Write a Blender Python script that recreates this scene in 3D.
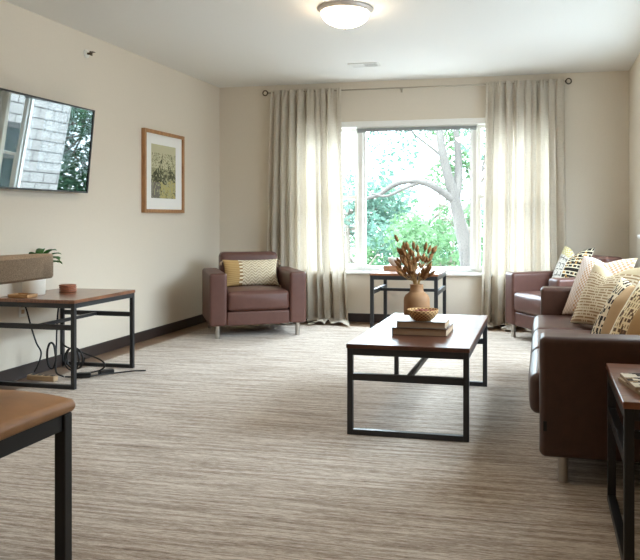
import bpy, bmesh, math, random
from mathutils import Vector, Matrix, noise
PI = math.pi
SC = bpy.context.scene
COL = SC.collection
for o in list(bpy.data.objects):
    bpy.data.objects.remove(o)

# ------------------------------------------------------------------ camera
CAM_H = 1.09
YAW = math.atan(162 / 728.0)
cd = bpy.data.cameras.new('camera')
cd.sensor_width = 36.0
cd.lens = 728.0 / 640.0 * 36.0
cd.shift_x = (320 - 380) / 640.0
cd.shift_y = (218 - 280) / 640.0
cd.clip_start = 0.05
cd.clip_end = 300
cam = bpy.data.objects.new('camera', cd)
cam.location = (0, 0, CAM_H)
cam.rotation_euler = (PI / 2, 0, YAW)
COL.objects.link(cam)
SC.camera = cam

# ------------------------------------------------------------------ world (bright overcast sky) and exposure
SKY_HORIZON, SKY_TOP = 4.5, 26.0
w = bpy.data.worlds.new('overcast_sky')
SC.world = w
w.use_nodes = True
nt = w.node_tree
nt.nodes.clear()
wo = nt.nodes.new('ShaderNodeOutputWorld')
bg = nt.nodes.new('ShaderNodeBackground')
tc = nt.nodes.new('ShaderNodeTexCoord')
sep = nt.nodes.new('ShaderNodeSeparateXYZ')
mr = nt.nodes.new('ShaderNodeMapRange')
mr.inputs['From Min'].default_value = 0.02
mr.inputs['From Max'].default_value = 0.40
mr.inputs['To Min'].default_value = SKY_HORIZON
mr.inputs['To Max'].default_value = SKY_TOP
nt.links.new(tc.outputs['Generated'], sep.inputs[0])
nt.links.new(sep.outputs['Z'], mr.inputs['Value'])
nt.links.new(mr.outputs[0], bg.inputs['Strength'])
bg.inputs['Color'].default_value = (0.75, 0.87, 1.0, 1)
nt.links.new(bg.outputs[0], wo.inputs[0])

vs = SC.view_settings
vs.view_transform = 'Standard'
vs.look = 'None'
vs.gamma = 1.0
vs.use_curve_mapping = False
vs.exposure = 0.45
SC.cycles.use_denoising = True
SC.cycles.max_bounces = 10
SC.cycles.diffuse_bounces = 6
SC.cycles.transparent_max_bounces = 16
SC.cycles.sample_clamp_indirect = 6.0
SC.cycles.caustics_reflective = False
SC.cycles.caustics_refractive = False

LAMP_GLOW = 20.0        # brightness of the frosted glass bowls
LAMP_COLOR = (1.0, 0.80, 0.58)


def portal(name, loc, rot, sx, sy):
    l = bpy.data.lights.new(name, 'AREA')
    l.shape = 'RECTANGLE'
    l.size, l.size_y = sx, sy
    l.cycles.is_portal = True
    o = bpy.data.objects.new(name, l)
    o.location, o.rotation_euler = loc, rot
    COL.objects.link(o)


# room
XL, XR, YB, YF, ZC = -3.48, 0.83, 7.47, -2.2, 2.53
WX0, WX1, WZ0, WZ1 = -2.62, 0.10, 0.53, 2.08        # the back window's opening
SY0, SY1, SZ0, SZ1 = 3.3, 6.3, 0.95, 2.15         # unseen second window in the right wall above the sofa, added for side light
portal('daylight_portal', ((WX0 + WX1) / 2, YB + .16, (WZ0 + WZ1) / 2), (-PI / 2, 0, 0), WX1 - WX0, WZ1 - WZ0)
portal('daylight_portal', (XR + .16, (SY0 + SY1) / 2, (SZ0 + SZ1) / 2), (PI / 2, 0, PI / 2), SY1 - SY0, SZ1 - SZ0)


# ------------------------------------------------------------------ materials
def s2l(c):
    return tuple(((v / 255.0) / 12.92 if v <= 10 else (((v / 255.0) + .055) / 1.055) ** 2.4) for v in c)


def base(name):
    m = bpy.data.materials.new(name)
    m.use_nodes = True
    n = m.node_tree
    return m, n, n.nodes['Principled BSDF']


def setp(b, **k):
    for a, v in k.items():
        a = {'rough': 'Roughness', 'metal': 'Metallic', 'spec': 'Specular IOR Level', 'coat': 'Coat Weight', 'coat_rough': 'Coat Roughness',
             'sheen': 'Sheen Weight', 'ior': 'IOR'}[a]
        b.inputs[a].default_value = v


def mapped(n, scale, coord='Object'):
    t = n.nodes.new('ShaderNodeTexCoord')
    mp = n.nodes.new('ShaderNodeMapping')
    mp.inputs['Scale'].default_value = scale
    n.links.new(t.outputs[coord], mp.inputs[0])
    return mp


def noise_tex(n, mp, scale=1.0, detail=4, rough=.6, dist=0.0):
    x = n.nodes.new('ShaderNodeTexNoise')
    x.inputs['Scale'].default_value = scale
    x.inputs['Detail'].default_value = detail
    x.inputs['Roughness'].default_value = rough
    x.inputs['Distortion'].default_value = dist
    n.links.new(mp.outputs[0], x.inputs['Vector'])
    return x


def ramp(n, fac, stops):
    r = n.nodes.new('ShaderNodeValToRGB')
    e = r.color_ramp.elements
    while len(e) < len(stops):
        e.new(.5)
    for i, (p, c) in enumerate(stops):
        e[i].position = p
        e[i].color = (*c, 1)
    n.links.new(fac, r.inputs[0])
    return r


def bump(n, b, h, strength, dist):
    x = n.nodes.new('ShaderNodeBump')
    x.inputs['Strength'].default_value = strength
    x.inputs['Distance'].default_value = dist
    n.links.new(h, x.inputs['Height'])
    n.links.new(x.outputs[0], b.inputs['Normal'])


def plain(name, rgb, rough=.5, var=.06, scale=20, bstr=0.0, bdist=.002, stretch=(1, 1, 1), **k):
    """one colour with a slight procedural variation and bump"""
    m, n, b = base(name)
    c = s2l(rgb)
    mp = mapped(n, stretch)
    t = noise_tex(n, mp, scale)
    r = ramp(n, t.outputs['Fac'], [(.3, tuple(v * (1 - var) for v in c)), (.7, tuple(min(1, v * (1 + var)) for v in c))])
    n.links.new(r.outputs[0], b.inputs['Base Color'])
    setp(b, rough=rough, **k)
    if bstr:
        bump(n, b, t.outputs['Fac'], bstr, bdist)
    return m


def wood(name, dark, light, stretch, rough=.35, **k):
    m, n, b = base(name)
    mp = mapped(n, stretch)
    t = noise_tex(n, mp, 3.0, 6, .65, .6)
    r = ramp(n, t.outputs['Fac'], [(.3, s2l(dark)), (.68, s2l(light))])
    n.links.new(r.outputs[0], b.inputs['Base Color'])
    setp(b, rough=rough, **k)
    return m


M = {}
M['wall'] = plain('wall_paint', (219, 209, 193), .75, .012, 60, .08, .0015)
M['ceil'] = plain('ceiling_paint', (232, 231, 226), .85, .01, 70, .06, .001)
M['white'] = plain('white_trim_paint', (240, 240, 236), .4, .01, 10)
M['base'] = plain('dark_brown_baseboard', (52, 42, 38), .45, .08, 8)
M['iron'] = plain('black_powder_coated_steel', (30, 31, 34), .38, .08, 40, spec=.5)
M['iron_dark'] = plain('black_painted_frame', (12, 11, 10), .5, .08, 40)
M['wood_top'] = wood('reddish_brown_laminate', (66, 38, 27), (94, 58, 42), (2.2, 22, 6), .36, coat=.32, coat_rough=.2, spec=.4)
M['wood_top_y'] = wood('walnut_laminate', (92, 54, 36), (146, 96, 66), (24, 2, 6), .3, coat=.5, coat_rough=.18)
M['leather'] = plain('brown_leather', (92, 60, 52), .42, .10, 26, .12, .003, spec=.5)
M['leather_sofa'] = plain('dark_brown_leather', (66, 40, 30), .38, .12, 26, .14, .003, spec=.5)
M['chrome'] = plain('brushed_steel', (190, 186, 180), .3, .05, 30, metal=1.0)
M['seat_leather'] = plain('tan_brown_leather', (156, 112, 70), .45, .10, 12, .1, .002)
M['tweed'] = plain('taupe_tweed', (164, 146, 126), .9, .35, 260, .5, .002)
M['ceramic_tan'] = plain('matt_tan_ceramic', (142, 104, 68), .7, .04, 30)
M['ceramic_white'] = plain('white_ceramic', (225, 220, 210), .45, .03, 20)
M['tray'] = wood('light_oak', (160, 116, 74), (200, 158, 110), (3, 20, 20), .5)
M['tray_dark'] = wood('oak_box', (140, 100, 72), (176, 132, 98), (3, 20, 20), .5)
M['coaster'] = wood('redwood_coaster', (140, 84, 60), (178, 116, 86), (6, 30, 30), .45)
M['rubber'] = plain('black_rubber', (16, 16, 17), .5, .1, 30)
M['cream_plastic'] = plain('beige_plastic', (186, 160, 128), .5, .06, 20)
M['white_plastic'] = plain('white_plastic', (228, 228, 222), .4, .02, 20)
M['bronze'] = plain('dark_bronze', (86, 74, 58), .4, .1, 30, metal=.8)
M['rod'] = plain('satin_nickel_rod', (176, 166, 148), .4, .05, 30, metal=.7)
M['nickel'] = plain('brushed_nickel', (206, 200, 194), .45, .05, 40, metal=.6)
M['pages'] = plain('book_pages', (160, 138, 114), .8, .12, 200, stretch=(1, 1, 8))
M['cover_grey'] = plain('grey_green_cover', (118, 114, 106), .3, .04, 20, coat=.4, coat_rough=.2)
M['cover_brown'] = plain('brown_cover', (88, 66, 54), .4, .06, 20)
M['leaf_house'] = plain('houseplant_leaf', (52, 104, 40), .4, .35, 14)
M['stem_dry'] = plain('dry_stem', (168, 134, 84), .8, .12, 40)
M['seed'] = plain('dry_seed_head', (128, 86, 44), .85, .35, 60, .6, .004)
M['potpourri'] = plain('red_brown_dried_pods', (120, 58, 40), .8, .3, 60, .4, .003)
M['soil'] = plain('potting_soil', (50, 38, 30), .95, .3, 60)
M['frame_wood'] = wood('oak_picture_frame', (140, 98, 60), (186, 138, 92), (20, 20, 3), .45)
M['mat_board'] = plain('white_mat_board', (238, 238, 234), .8, .01, 30)
M['tv_bezel'] = plain('dark_tv_bezel', (44, 42, 42), .3, .05, 20)
M['bark'] = plain('pale_bark', (66, 62, 57), .9, .3, 5, .6, .02, (1, 1, .3))
M['bark_dark'] = plain('brown_bark', (100, 92, 82), .9, .3, 5, .6, .02, (1, 1, .3))
M['lawn'] = plain('pale_paving', (150, 148, 146), .9, .1, 3)
M['siding'] = plain('white_siding', (215, 210, 206), .7, .02, 5)
M['pane_dark'] = plain('dark_window_pane', (26, 36, 38), .15, .2, 2)


def mk_rug():
    m, n, b = base('streaked_grey_beige_rug')
    mp = mapped(n, (1.0, 1.0, 1.0))
    warp = noise_tex(n, mp, 1.3, 2)
    mix = n.nodes.new('ShaderNodeMix')
    mix.data_type = 'VECTOR'
    mix.inputs['Factor'].default_value = .035
    n.links.new(mp.outputs[0], mix.inputs[4])
    n.links.new(warp.outputs['Color'], mix.inputs[5])
    mp2 = n.nodes.new('ShaderNodeMapping')
    mp2.inputs['Scale'].default_value = (1.9, 40, 1)
    n.links.new(mix.outputs[1], mp2.inputs[0])
    a = noise_tex(n, mp2, 1.0, 8, .78)
    mp3 = n.nodes.new('ShaderNodeMapping')
    mp3.inputs['Scale'].default_value = (22, 170, 1)
    n.links.new(mix.outputs[1], mp3.inputs[0])
    f = noise_tex(n, mp3, 1.0, 5, .8)
    add = n.nodes.new('ShaderNodeMath')
    add.operation = 'MULTIPLY_ADD'
    add.inputs[1].default_value = .8
    n.links.new(f.outputs['Fac'], add.inputs[0])
    n.links.new(a.outputs['Fac'], add.inputs[2])
    r = ramp(n, add.outputs[0], [(.66, s2l((88, 72, 60))), (.79, s2l((146, 128, 112))), (.93, s2l((188, 174, 159))), (1.0, s2l((214, 204, 192)))])
    n.links.new(r.outputs[0], b.inputs['Base Color'])
    setp(b, rough=.95, spec=.15, sheen=.15)
    bump(n, b, add.outputs[0], .5, .006)
    return m


def mk_floor():
    m, n, b = base('brown_plank_floor')
    mp = mapped(n, (1, 1, 1))
    br = n.nodes.new('ShaderNodeTexBrick')
    br.inputs['Scale'].default_value = 1.0
    br.inputs['Brick Width'].default_value = 1.3
    br.inputs['Row Height'].default_value = .15
    br.inputs['Mortar Size'].default_value = .002
    br.inputs['Color1'].default_value = (*s2l((122, 96, 74)), 1)
    br.inputs['Color2'].default_value = (*s2l((142, 116, 92)), 1)
    br.inputs['Mortar'].default_value = (*s2l((70, 54, 42)), 1)
    n.links.new(mp.outputs[0], br.inputs['Vector'])
    n.links.new(br.outputs['Color'], b.inputs['Base Color'])
    setp(b, rough=.35)
    return m


def mk_curtain():
    m, n, b = base('oatmeal_linen')
    mp = mapped(n, (1, 1, 1))
    w1 = noise_tex(n, mapped(n, (25, 25, 260)), 1, 3)
    w2 = noise_tex(n, mapped(n, (260, 260, 12)), 1, 3)
    ad = n.nodes.new('ShaderNodeMath')
    ad.operation = 'ADD'
    n.links.new(w1.outputs['Fac'], ad.inputs[0])
    n.links.new(w2.outputs['Fac'], ad.inputs[1])
    r = ramp(n, ad.outputs[0], [(.35, s2l((166, 154, 136))), (.65, s2l((208, 199, 184)))])
    r.color_ramp.elements[0].position, r.color_ramp.elements[1].position = .75 / 2, 1.0
    n.links.new(r.outputs[0], b.inputs['Base Color'])
    setp(b, rough=.9, spec=.1)
    tr = n.nodes.new('ShaderNodeBsdfTranslucent')
    n.links.new(r.outputs[0], tr.inputs['Color'])
    mx = n.nodes.new('ShaderNodeMixShader')
    mx.inputs[0].default_value = .30
    out = n.nodes['Material Output']
    n.links.new(b.outputs[0], mx.inputs[1])
    n.links.new(tr.outputs[0], mx.inputs[2])
    n.links.new(mx.outputs[0], out.inputs['Surface'])
    return m


def mk_glass():
    m, n, b = base('window_glass')
    n.nodes.remove(b)
    t = n.nodes.new('ShaderNodeBsdfTransparent')
    t.inputs[0].default_value = (.96, .98, .97, 1)
    g = n.nodes.new('ShaderNodeBsdfGlossy')
    g.inputs['Roughness'].default_value = .02
    mx = n.nodes.new('ShaderNodeMixShader')
    mx.inputs[0].default_value = .05
    n.links.new(t.outputs[0], mx.inputs[1])
    n.links.new(g.outputs[0], mx.inputs[2])
    n.links.new(mx.outputs[0], n.nodes['Material Output'].inputs['Surface'])
    return m


def mk_leaf(name, dark, light, trans):
    m, n, b = base(name)
    t = noise_tex(n, mapped(n, (1, 1, 1)), 1.4, 3)
    r = ramp(n, t.outputs['Fac'], [(.35, s2l(dark)), (.65, s2l(light))])
    n.links.new(r.outputs[0], b.inputs['Base Color'])
    setp(b, rough=.7, spec=.2)
    tr = n.nodes.new('ShaderNodeBsdfTranslucent')
    n.links.new(r.outputs[0], tr.inputs['Color'])
    mx = n.nodes.new('ShaderNodeMixShader')
    mx.inputs[0].default_value = trans
    n.links.new(b.outputs[0], mx.inputs[1])
    n.links.new(tr.outputs[0], mx.inputs[2])
    n.links.new(mx.outputs[0], n.nodes['Material Output'].inputs['Surface'])
    return m


def mk_attr(name, rough=.9, spec=.15):
    m, n, b = base(name)
    a = n.nodes.new('ShaderNodeAttribute')
    a.attribute_name = 'Col'
    n.links.new(a.outputs['Color'], b.inputs['Base Color'])
    t = noise_tex(n, mapped(n, (1, 1, 1)), 220, 2)
    bump(n, b, t.outputs['Fac'], .4, .002)
    setp(b, rough=rough, spec=spec)
    return m


def mk_brick():
    m, n, b = base('white_painted_brick')
    t = n.nodes.new('ShaderNodeTexCoord')
    mp = n.nodes.new('ShaderNodeMapping')
    mp.inputs['Rotation'].default_value = (PI / 2, 0, 0)
    sp = n.nodes.new('ShaderNodeSeparateXYZ')
    cb = n.nodes.new('ShaderNodeCombineXYZ')
    n.links.new(t.outputs['Object'], sp.inputs[0])
    n.links.new(sp.outputs['Y'], cb.inputs['X'])
    n.links.new(sp.outputs['Z'], cb.inputs['Y'])
    br = n.nodes.new('ShaderNodeTexBrick')
    br.inputs['Scale'].default_value = 1.0
    br.inputs['Brick Width'].default_value = .40
    br.inputs['Row Height'].default_value = .2
    br.inputs['Mortar Size'].default_value = .012
    br.inputs['Color1'].default_value = (*s2l((124, 119, 115)), 1)
    br.inputs['Color2'].default_value = (*s2l((115, 110, 106)), 1)
    br.inputs['Mortar'].default_value = (*s2l((48, 42, 40)), 1)
    n.links.new(cb.outputs[0], br.inputs['Vector'])
    n.links.new(br.outputs['Color'], b.inputs['Base Color'])
    setp(b, rough=.8)
    return m


def mk_screen():
    m, n, b = base('glossy_tv_screen')
    b.inputs['Base Color'].default_value = (.30, .32, .32, 1)
    setp(b, rough=.015, metal=1.0)
    return m


def mk_lamp_glass():
    m, n, b = base('frosted_lamp_glass')
    b.inputs['Base Color'].default_value = (1, .96, .88, 1)
    b.inputs['Emission Color'].default_value = (*LAMP_COLOR, 1)
    b.inputs['Emission Strength'].default_value = LAMP_GLOW
    setp(b, rough=.3)
    return m


M['rug'] = mk_rug()
M['floor'] = mk_floor()
M['curtain'] = mk_curtain()
M['glass'] = mk_glass()
M['leaf_a'] = mk_leaf('hazed_green_foliage', (48, 76, 46), (84, 110, 76), .4)  # leaf greens paled and desaturated to put outdoor haze into the colour
M['leaf_b'] = mk_leaf('hazed_mint_foliage', (52, 82, 70), (88, 112, 98), .4)
M['leaf_c'] = mk_leaf('deep_green_foliage', (34, 64, 46), (62, 92, 66), .35)
M['attr'] = mk_attr('patterned_fabric')
M['art'] = mk_attr('printed_artwork', .8)
M['brick'] = mk_brick()
M['screen'] = mk_screen()
M['lamp_glass'] = mk_lamp_glass()


# ------------------------------------------------------------------ mesh helpers
def obj(name, bm, mat, parent=None, smooth=False, loc=None):
    me = bpy.data.meshes.new(name)
    bmesh.ops.recalc_face_normals(bm, faces=bm.faces) if smooth != 'raw' else None
    bm.to_mesh(me)
    bm.free()
    if smooth:
        for p in me.polygons:
            p.use_smooth = True
    me.materials.append(mat)
    o = bpy.data.objects.new(name, me)
    COL.objects.link(o)
    if parent:
        o.parent = parent
    if loc:
        o.location = loc
    return o


def thing(name, label, cat, loc=(0, 0, 0), rz=0, group=None):
    o = bpy.data.objects.new(name, None)
    o.empty_display_size = .1
    COL.objects.link(o)
    o.location = loc
    o.rotation_euler = (0, 0, rz)
    return tag(o, label, cat, group)


def tag(o, label, cat, group=None):
    o['label'] = label
    o['category'] = cat
    if group:
        o['group'] = group
    return o


def struct(o):
    o['kind'] = 'structure'
    return o


def copy_tree(o, parent=None):
    c = o.copy()
    COL.objects.link(c)
    if parent:
        c.parent = parent
    for ch in list(o.children):
        copy_tree(ch, c)
    return c


def box(bm, x0, x1, y0, y1, z0, z1):
    v = [bm.verts.new(p) for p in ((x0, y0, z0), (x1, y0, z0), (x1, y1, z0), (x0, y1, z0), (x0, y0, z1), (x1, y0, z1), (x1, y1, z1), (x0, y1, z1))]
    for f in ((0, 3, 2, 1), (4, 5, 6, 7), (0, 1, 5, 4), (1, 2, 6, 5), (2, 3, 7, 6), (3, 0, 4, 7)):
        bm.faces.new([v[i] for i in f])


def bev(bm, r, seg=2):
    bmesh.ops.bevel(bm, geom=list(bm.edges), offset=r, segments=seg, profile=.5, affect='EDGES')


def bbox(x0, x1, y0, y1, z0, z1, r=.003, seg=1):
    bm = bmesh.new()
    box(bm, x0, x1, y0, y1, z0, z1)
    if r:
        bev(bm, r, seg)
    return bm


def soft(x0, x1, y0, y1, z0, z1, r=.03, n=6, fn=None, wr=0.0, seed=0):
    """rounded upholstered box; fn(u,v,w,p) may push points; wr = wrinkle depth"""
    bm = bmesh.new()
    h = ((x1 - x0) / 2, (y1 - y0) / 2, (z1 - z0) / 2)
    c = Vector(((x0 + x1) / 2, (y0 + y1) / 2, (z0 + z1) / 2))

    def ax(a):
        e = [math.tan(PI / 4 * k / 3) for k in range(4)]
        lo = [-(a - r) - r * t for t in reversed(e)]
        hi = [(a - r) + r * t for t in e]
        mid = [-(a - r) + 2 * (a - r) * k / n for k in range(1, n)]
        return lo + mid + hi
    A = [ax(v) for v in h]
    vd = {}

    def vert(p):
        key = tuple(round(q, 5) for q in p)
        if key in vd:
            return vd[key]
        inn = Vector([max(-(h[i] - r), min(h[i] - r, p[i])) for i in range(3)])
        d = Vector(p) - inn
        q = inn + d.normalized() * r if d.length > 1e-6 else Vector(p)
        if fn:
            q = Vector(fn(p[0] / h[0], p[1] / h[1], p[2] / h[2], q))
        if wr:
            nn = noise.noise(Vector((q.x * 7 + seed, q.y * 7, q.z * 11)))
            n2 = noise.noise(Vector((q.x * 3 + seed, q.y * 3 + 9, q.z * 22)))
            q = q + (Vector(p).normalized()) * wr * (nn + n2)
        vd[key] = bm.verts.new(q + c)
        return vd[key]
    for a in range(3):
        b_, c_ = (a + 1) % 3, (a + 2) % 3
        for sgn in (-1, 1):
            for i in range(len(A[b_]) - 1):
                for j in range(len(A[c_]) - 1):
                    ps = []
                    for (ii, jj) in ((i, j), (i + 1, j), (i + 1, j + 1), (i, j + 1)):
                        p = [0, 0, 0]
                        p[a] = sgn * h[a]
                        p[b_] = A[b_][ii]
                        p[c_] = A[c_][jj]
                        ps.append(vert(p))
                    try:
                        bm.faces.new(ps if sgn > 0 else ps[::-1])
                    except ValueError:
                        pass
    return bm


def lathe(prof, seg=32, bm=None, cx=0, cy=0):
    bm = bm or bmesh.new()
    rings = []
    for r, z in prof:
        if r < 1e-5:
            rings.append([bm.verts.new((cx, cy, z))])
        else:
            rings.append([bm.verts.new((cx + r * math.cos(2 * PI * k / seg), cy + r * math.sin(2 * PI * k / seg), z)) for k in range(seg)])
    for a, b in zip(rings, rings[1:]):
        for k in range(seg):
            l = (k + 1) % seg
            if len(a) == 1 and len(b) == 1:
                continue
            if len(a) == 1:
                bm.faces.new((a[0], b[k], b[l]))
            elif len(b) == 1:
                bm.faces.new((a[k], a[l], b[0]))
            else:
                bm.faces.new((a[k], a[l], b[l], b[k]))
    return bm


def cyl(r, z0, z1, seg=20, cx=0, cy=0, bm=None):
    return lathe([(0, z0), (r, z0), (r, z1), (0, z1)], seg, bm, cx, cy)


def tube(bm, pts, rad, seg=8, closed_ends=True):
    pts = [Vector(p) for p in pts]
    rings = []
    up = Vector((0, 0, 1))
    last = None
    for i, p in enumerate(pts):
        t = (pts[min(i + 1, len(pts) - 1)] - pts[max(i - 1, 0)]).normalized()
        if last is None:
            a = t.cross(up)
            if a.length < .1:
                a = t.cross(Vector((1, 0, 0)))
        else:
            a = last - t * last.dot(t)
        a.normalize()
        last = a
        b = t.cross(a)
        r = rad[i] if isinstance(rad, (list, tuple)) else rad
        rings.append([bm.verts.new(p + (a * math.cos(2 * PI * k / seg) + b * math.sin(2 * PI * k / seg)) * r) for k in range(seg)])
    for a, b in zip(rings, rings[1:]):
        for k in range(seg):
            l = (k + 1) % seg
            bm.faces.new((a[k], a[l], b[l], b[k]))
    if closed_ends:
        bm.faces.new(rings[0][::-1])
        bm.faces.new(rings[-1])
    return bm


def spline(ctrl, n=8):
    """Catmull-Rom through the control points"""
    P = [Vector(c) for c in ctrl]
    P = [P[0] * 2 - P[1]] + P + [P[-1] * 2 - P[-2]]
    out = []
    for i in range(1, len(P) - 2):
        for k in range(n):
            t = k / n
            a, b, c, d = P[i - 1], P[i], P[i + 1], P[i + 2]
            out.append(.5 * ((2 * b) + (c - a) * t + (2 * a - 5 * b + 4 * c - d) * t * t + (3 * b - a - 3 * c + d) * t ** 3))
    out.append(P[-2])
    return out


def smooth_mod(o, angle=40):
    for p in o.data.polygons:
        p.use_smooth = True
    if hasattr(o.data, 'set_sharp_from_angle'):
        o.data.set_sharp_from_angle(angle=math.radians(angle))
    return o


# ------------------------------------------------------------------ the setting
T = .15
FZ = -.008          # bare floor; the rug's top is at RZ
RZ = .004
bm = bmesh.new()
box(bm, XL - T, XR + T, YF - T, YB + T, -.12, FZ)
struct(obj('floor', bm, M['floor']))
bm = bmesh.new()
box(bm, XL - T, XR + T, YF - T, YB + T, ZC, ZC + .12)
struct(obj('ceiling', bm, M['ceil']))
bm = bmesh.new()
box(bm, XL - T, XL, YF, YB, FZ, ZC)
struct(obj('wall_left', bm, M['wall']))
bm = bmesh.new()
box(bm, XL - T, WX0, YB, YB + T, FZ, ZC)
box(bm, WX1, XR + T, YB, YB + T, FZ, ZC)
box(bm, WX0, WX1, YB, YB + T, FZ, WZ0)
box(bm, WX0, WX1, YB, YB + T, WZ1, ZC)
struct(obj('wall_back', bm, M['wall']))
bm = bmesh.new()
box(bm, XR, XR + T, YF, SY0, FZ, ZC)
box(bm, XR, XR + T, SY1, YB, FZ, ZC)
box(bm, XR, XR + T, SY0, SY1, FZ, SZ0)
box(bm, XR, XR + T, SY0, SY1, SZ1, ZC)
struct(obj('wall_right', bm, M['wall']))
bm = bmesh.new()
box(bm, XL - T, XR + T, YF - T, YF, FZ, ZC)
struct(obj('wall_front', bm, M['wall']))
struct(obj('baseboard_left', bbox(XL, XL + .014, YF, YB, FZ, .082, .003), M['base']))
struct(obj('baseboard_back', bbox(XL + .015, XR - .015, YB - .014, YB, FZ, .082, .003), M['base']))
struct(obj('baseboard_right', bbox(XR - .014, XR, YF, YB, FZ, .082, .003), M['base']))


def make_window(name, x0, x1, z0, z1, mulls, rails):
    """local: x along the wall, +y outwards, origin on the wall's inner face"""
    r = bpy.data.objects.new(name, None)
    COL.objects.link(r)
    struct(r)
    bm = bmesh.new()
    fw = .03
    for a in ((x0, x1, .05, .12, z1 - fw, z1), (x0, x1, .05, .12, z0, z0 + fw), (x0, x0 + fw, .05, .12, z0 + fw, z1 - fw), (x1 - fw, x1, .05, .12, z0 + fw, z1 - fw)):
        box(bm, *a)
    obj('window_frame', bm, M['white'], r)
    for (a, b) in mulls:
        obj('mullion', bbox(a, b, .03, .12, z0 + fw, z1 - fw, .006), M['white'], r)
    edges = [x0 + fw] + [v for m_ in mulls for v in m_] + [x1 - fw]
    for k in range(0, len(edges), 2):
        a, b = edges[k], edges[k + 1]
        sw = .022
        zr = rails[k // 2]
        if zr is None:
            bm = bmesh.new()
            for q in ((a, b, .06, .10, z1 - fw - sw, z1 - fw), (a, b, .06, .10, z0 + fw, z0 + fw + sw), (a, a + sw, .06, .10, z0 + fw + sw, z1 - fw - sw), (b - sw, b, .06, .10, z0 + fw + sw, z1 - fw - sw)):
                box(bm, *q)
            s_ = obj('sash', bm, M['white'], r)
            bm = bmesh.new()
            box(bm, a + sw, b - sw, .078, .084, z0 + fw + sw, z1 - fw - sw)
            obj('pane', bm, M['glass'], s_)
        else:
            for (q0, q1, yy) in ((z0 + fw, zr + .02, .052), (zr - .02, z1 - fw, .087)):
                bm = bmesh.new()
                sw = .034
                for q in ((a, b, yy, yy + .034, q1 - sw, q1), (a, b, yy, yy + .034, q0, q0 + sw), (a, a + sw, yy, yy + .034, q0 + sw, q1 - sw), (b - sw, b, yy, yy + .034, q0 + sw, q1 - sw)):
                    box(bm, *q)
                s_ = obj('sash', bm, M['white'], r)
                bm = bmesh.new()
                box(bm, a + sw, b - sw, yy + .014, yy + .02, q0 + sw, q1 - sw)
                obj('pane', bm, M['glass'], s_)
    # inside casing at the head, sill board with apron
    obj('head_casing', bbox(x0 - .05, x1 + .05, -.018, .05, z1 - .03, z1 + .03, .005), M['white'], r)
    obj('sill', bbox(x0 - .05, x1 + .05, -.06, .05, z0 - .03, z0, .006), M['white'], r)
    return r


win = make_window('window_1', WX0, WX1, WZ0, WZ1, [(-1.915, -1.855), (-.705, -.65)], [1.31, None, 1.31])
win.location = (0, YB, 0)
w2 = make_window('unseen_window', -(SY1), -(SY0), SZ0, SZ1, [(-5.34, -5.26), (-4.34, -4.26)], [1.5, 1.5, 1.5])
w2.location = (XR, 0, 0)
w2.rotation_euler = (0, 0, -PI / 2)

# raised blind under the window head
bl = thing('window_blind', 'raised grey blind stacked at the top of the window', 'blind', (0, 0, 0))
obj('head_rail', bbox(-1.92, -.645, YB + .012, YB + .029, WZ1 - .075, WZ1 - .031, .003), M['white_plastic'], bl)
bm = bmesh.new()
for k in range(5):
    box(bm, -1.91, -.655, YB + .003, YB + .011, WZ1 - .087 + k * .009, WZ1 - .081 + k * .009)
obj('slat_stack', bm, plain('grey_blind_slat', (150, 156, 158), .5, .03, 20), bl)
bm = bmesh.new()
tube(bm, [(-1.30, YB + .0, WZ1 - .06), (-1.30, YB + .0, WZ1 - .36)], .0022, 6)
obj('tilt_wand', bm, M['white_plastic'], bl)

# rug
rug = obj('area_rug', bbox(-3.25, .74, .3, 7.06, FZ, RZ, .004), M['rug'])
tag(rug, 'large grey and beige streaked rug covering most of the floor', 'rug')

# ------------------------------------------------------------------ ceiling light, vent, sprinkler
def ceiling_lamp(x, y, label):
    t = thing('ceiling_light', label, 'ceiling light', (x, y, ZC))
    obj('rim', lathe([(0, 0), (.188, 0), (.190, -.010), (.184, -.016), (.176, -.026), (.170, -.032), (.162, -.030), (0, -.024)], 48), M['nickel'], t, True)
    prof = [(.166 * math.cos(a), -.030 - .098 * math.sin(a)) for a in [PI / 2 * k / 10 for k in range(11)]]
    obj('glass_bowl', lathe(prof, 48), M['lamp_glass'], t, True)
    obj('finial', lathe([(0, -.148), (.006, -.146), (.012, -.138), (.008, -.132), (.018, -.127), (0, -.124)], 16), M['nickel'], t, True)
    return t


ceiling_lamp(-1.32, 4.83, 'flush round ceiling lamp with frosted glass bowl and nickel rim')
ceiling_lamp(-1.32, 2.3, 'added unseen ceiling lamp brightening the middle of the room')  # out of view, added to lift the light on the near floor
ceiling_lamp(-1.32, -.3, 'added unseen ceiling lamp brightening the near end of the room')  # second added lamp, also unseen, fills the near end with light

t = thing('air_vent', 'small white slatted air vent on the ceiling before the window', 'air vent', (-1.63, 6.64, ZC))
bm = bmesh.new()
for q in ((-.14, .14, -.08, -.062, -.008, 0), (-.14, .14, .062, .08, -.008, 0), (-.14, -.122, -.062, .062, -.008, 0), (.122, .14, -.062, .062, -.008, 0)):
    box(bm, *q)
obj('vent_frame', bm, M['white_plastic'], t)
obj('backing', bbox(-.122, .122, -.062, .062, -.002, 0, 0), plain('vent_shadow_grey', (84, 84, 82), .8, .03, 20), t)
for k in range(6):
    y = -.05 + k * .02
    bm = bmesh.new()
    box(bm, -.122, 0, y - .0085, y + .0085, -.006, -.004)
    box(bm, 0, .122, y - .004, y + .004, -.006, -.004)
    obj('slat', bm, M['white_plastic'], t)

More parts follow.
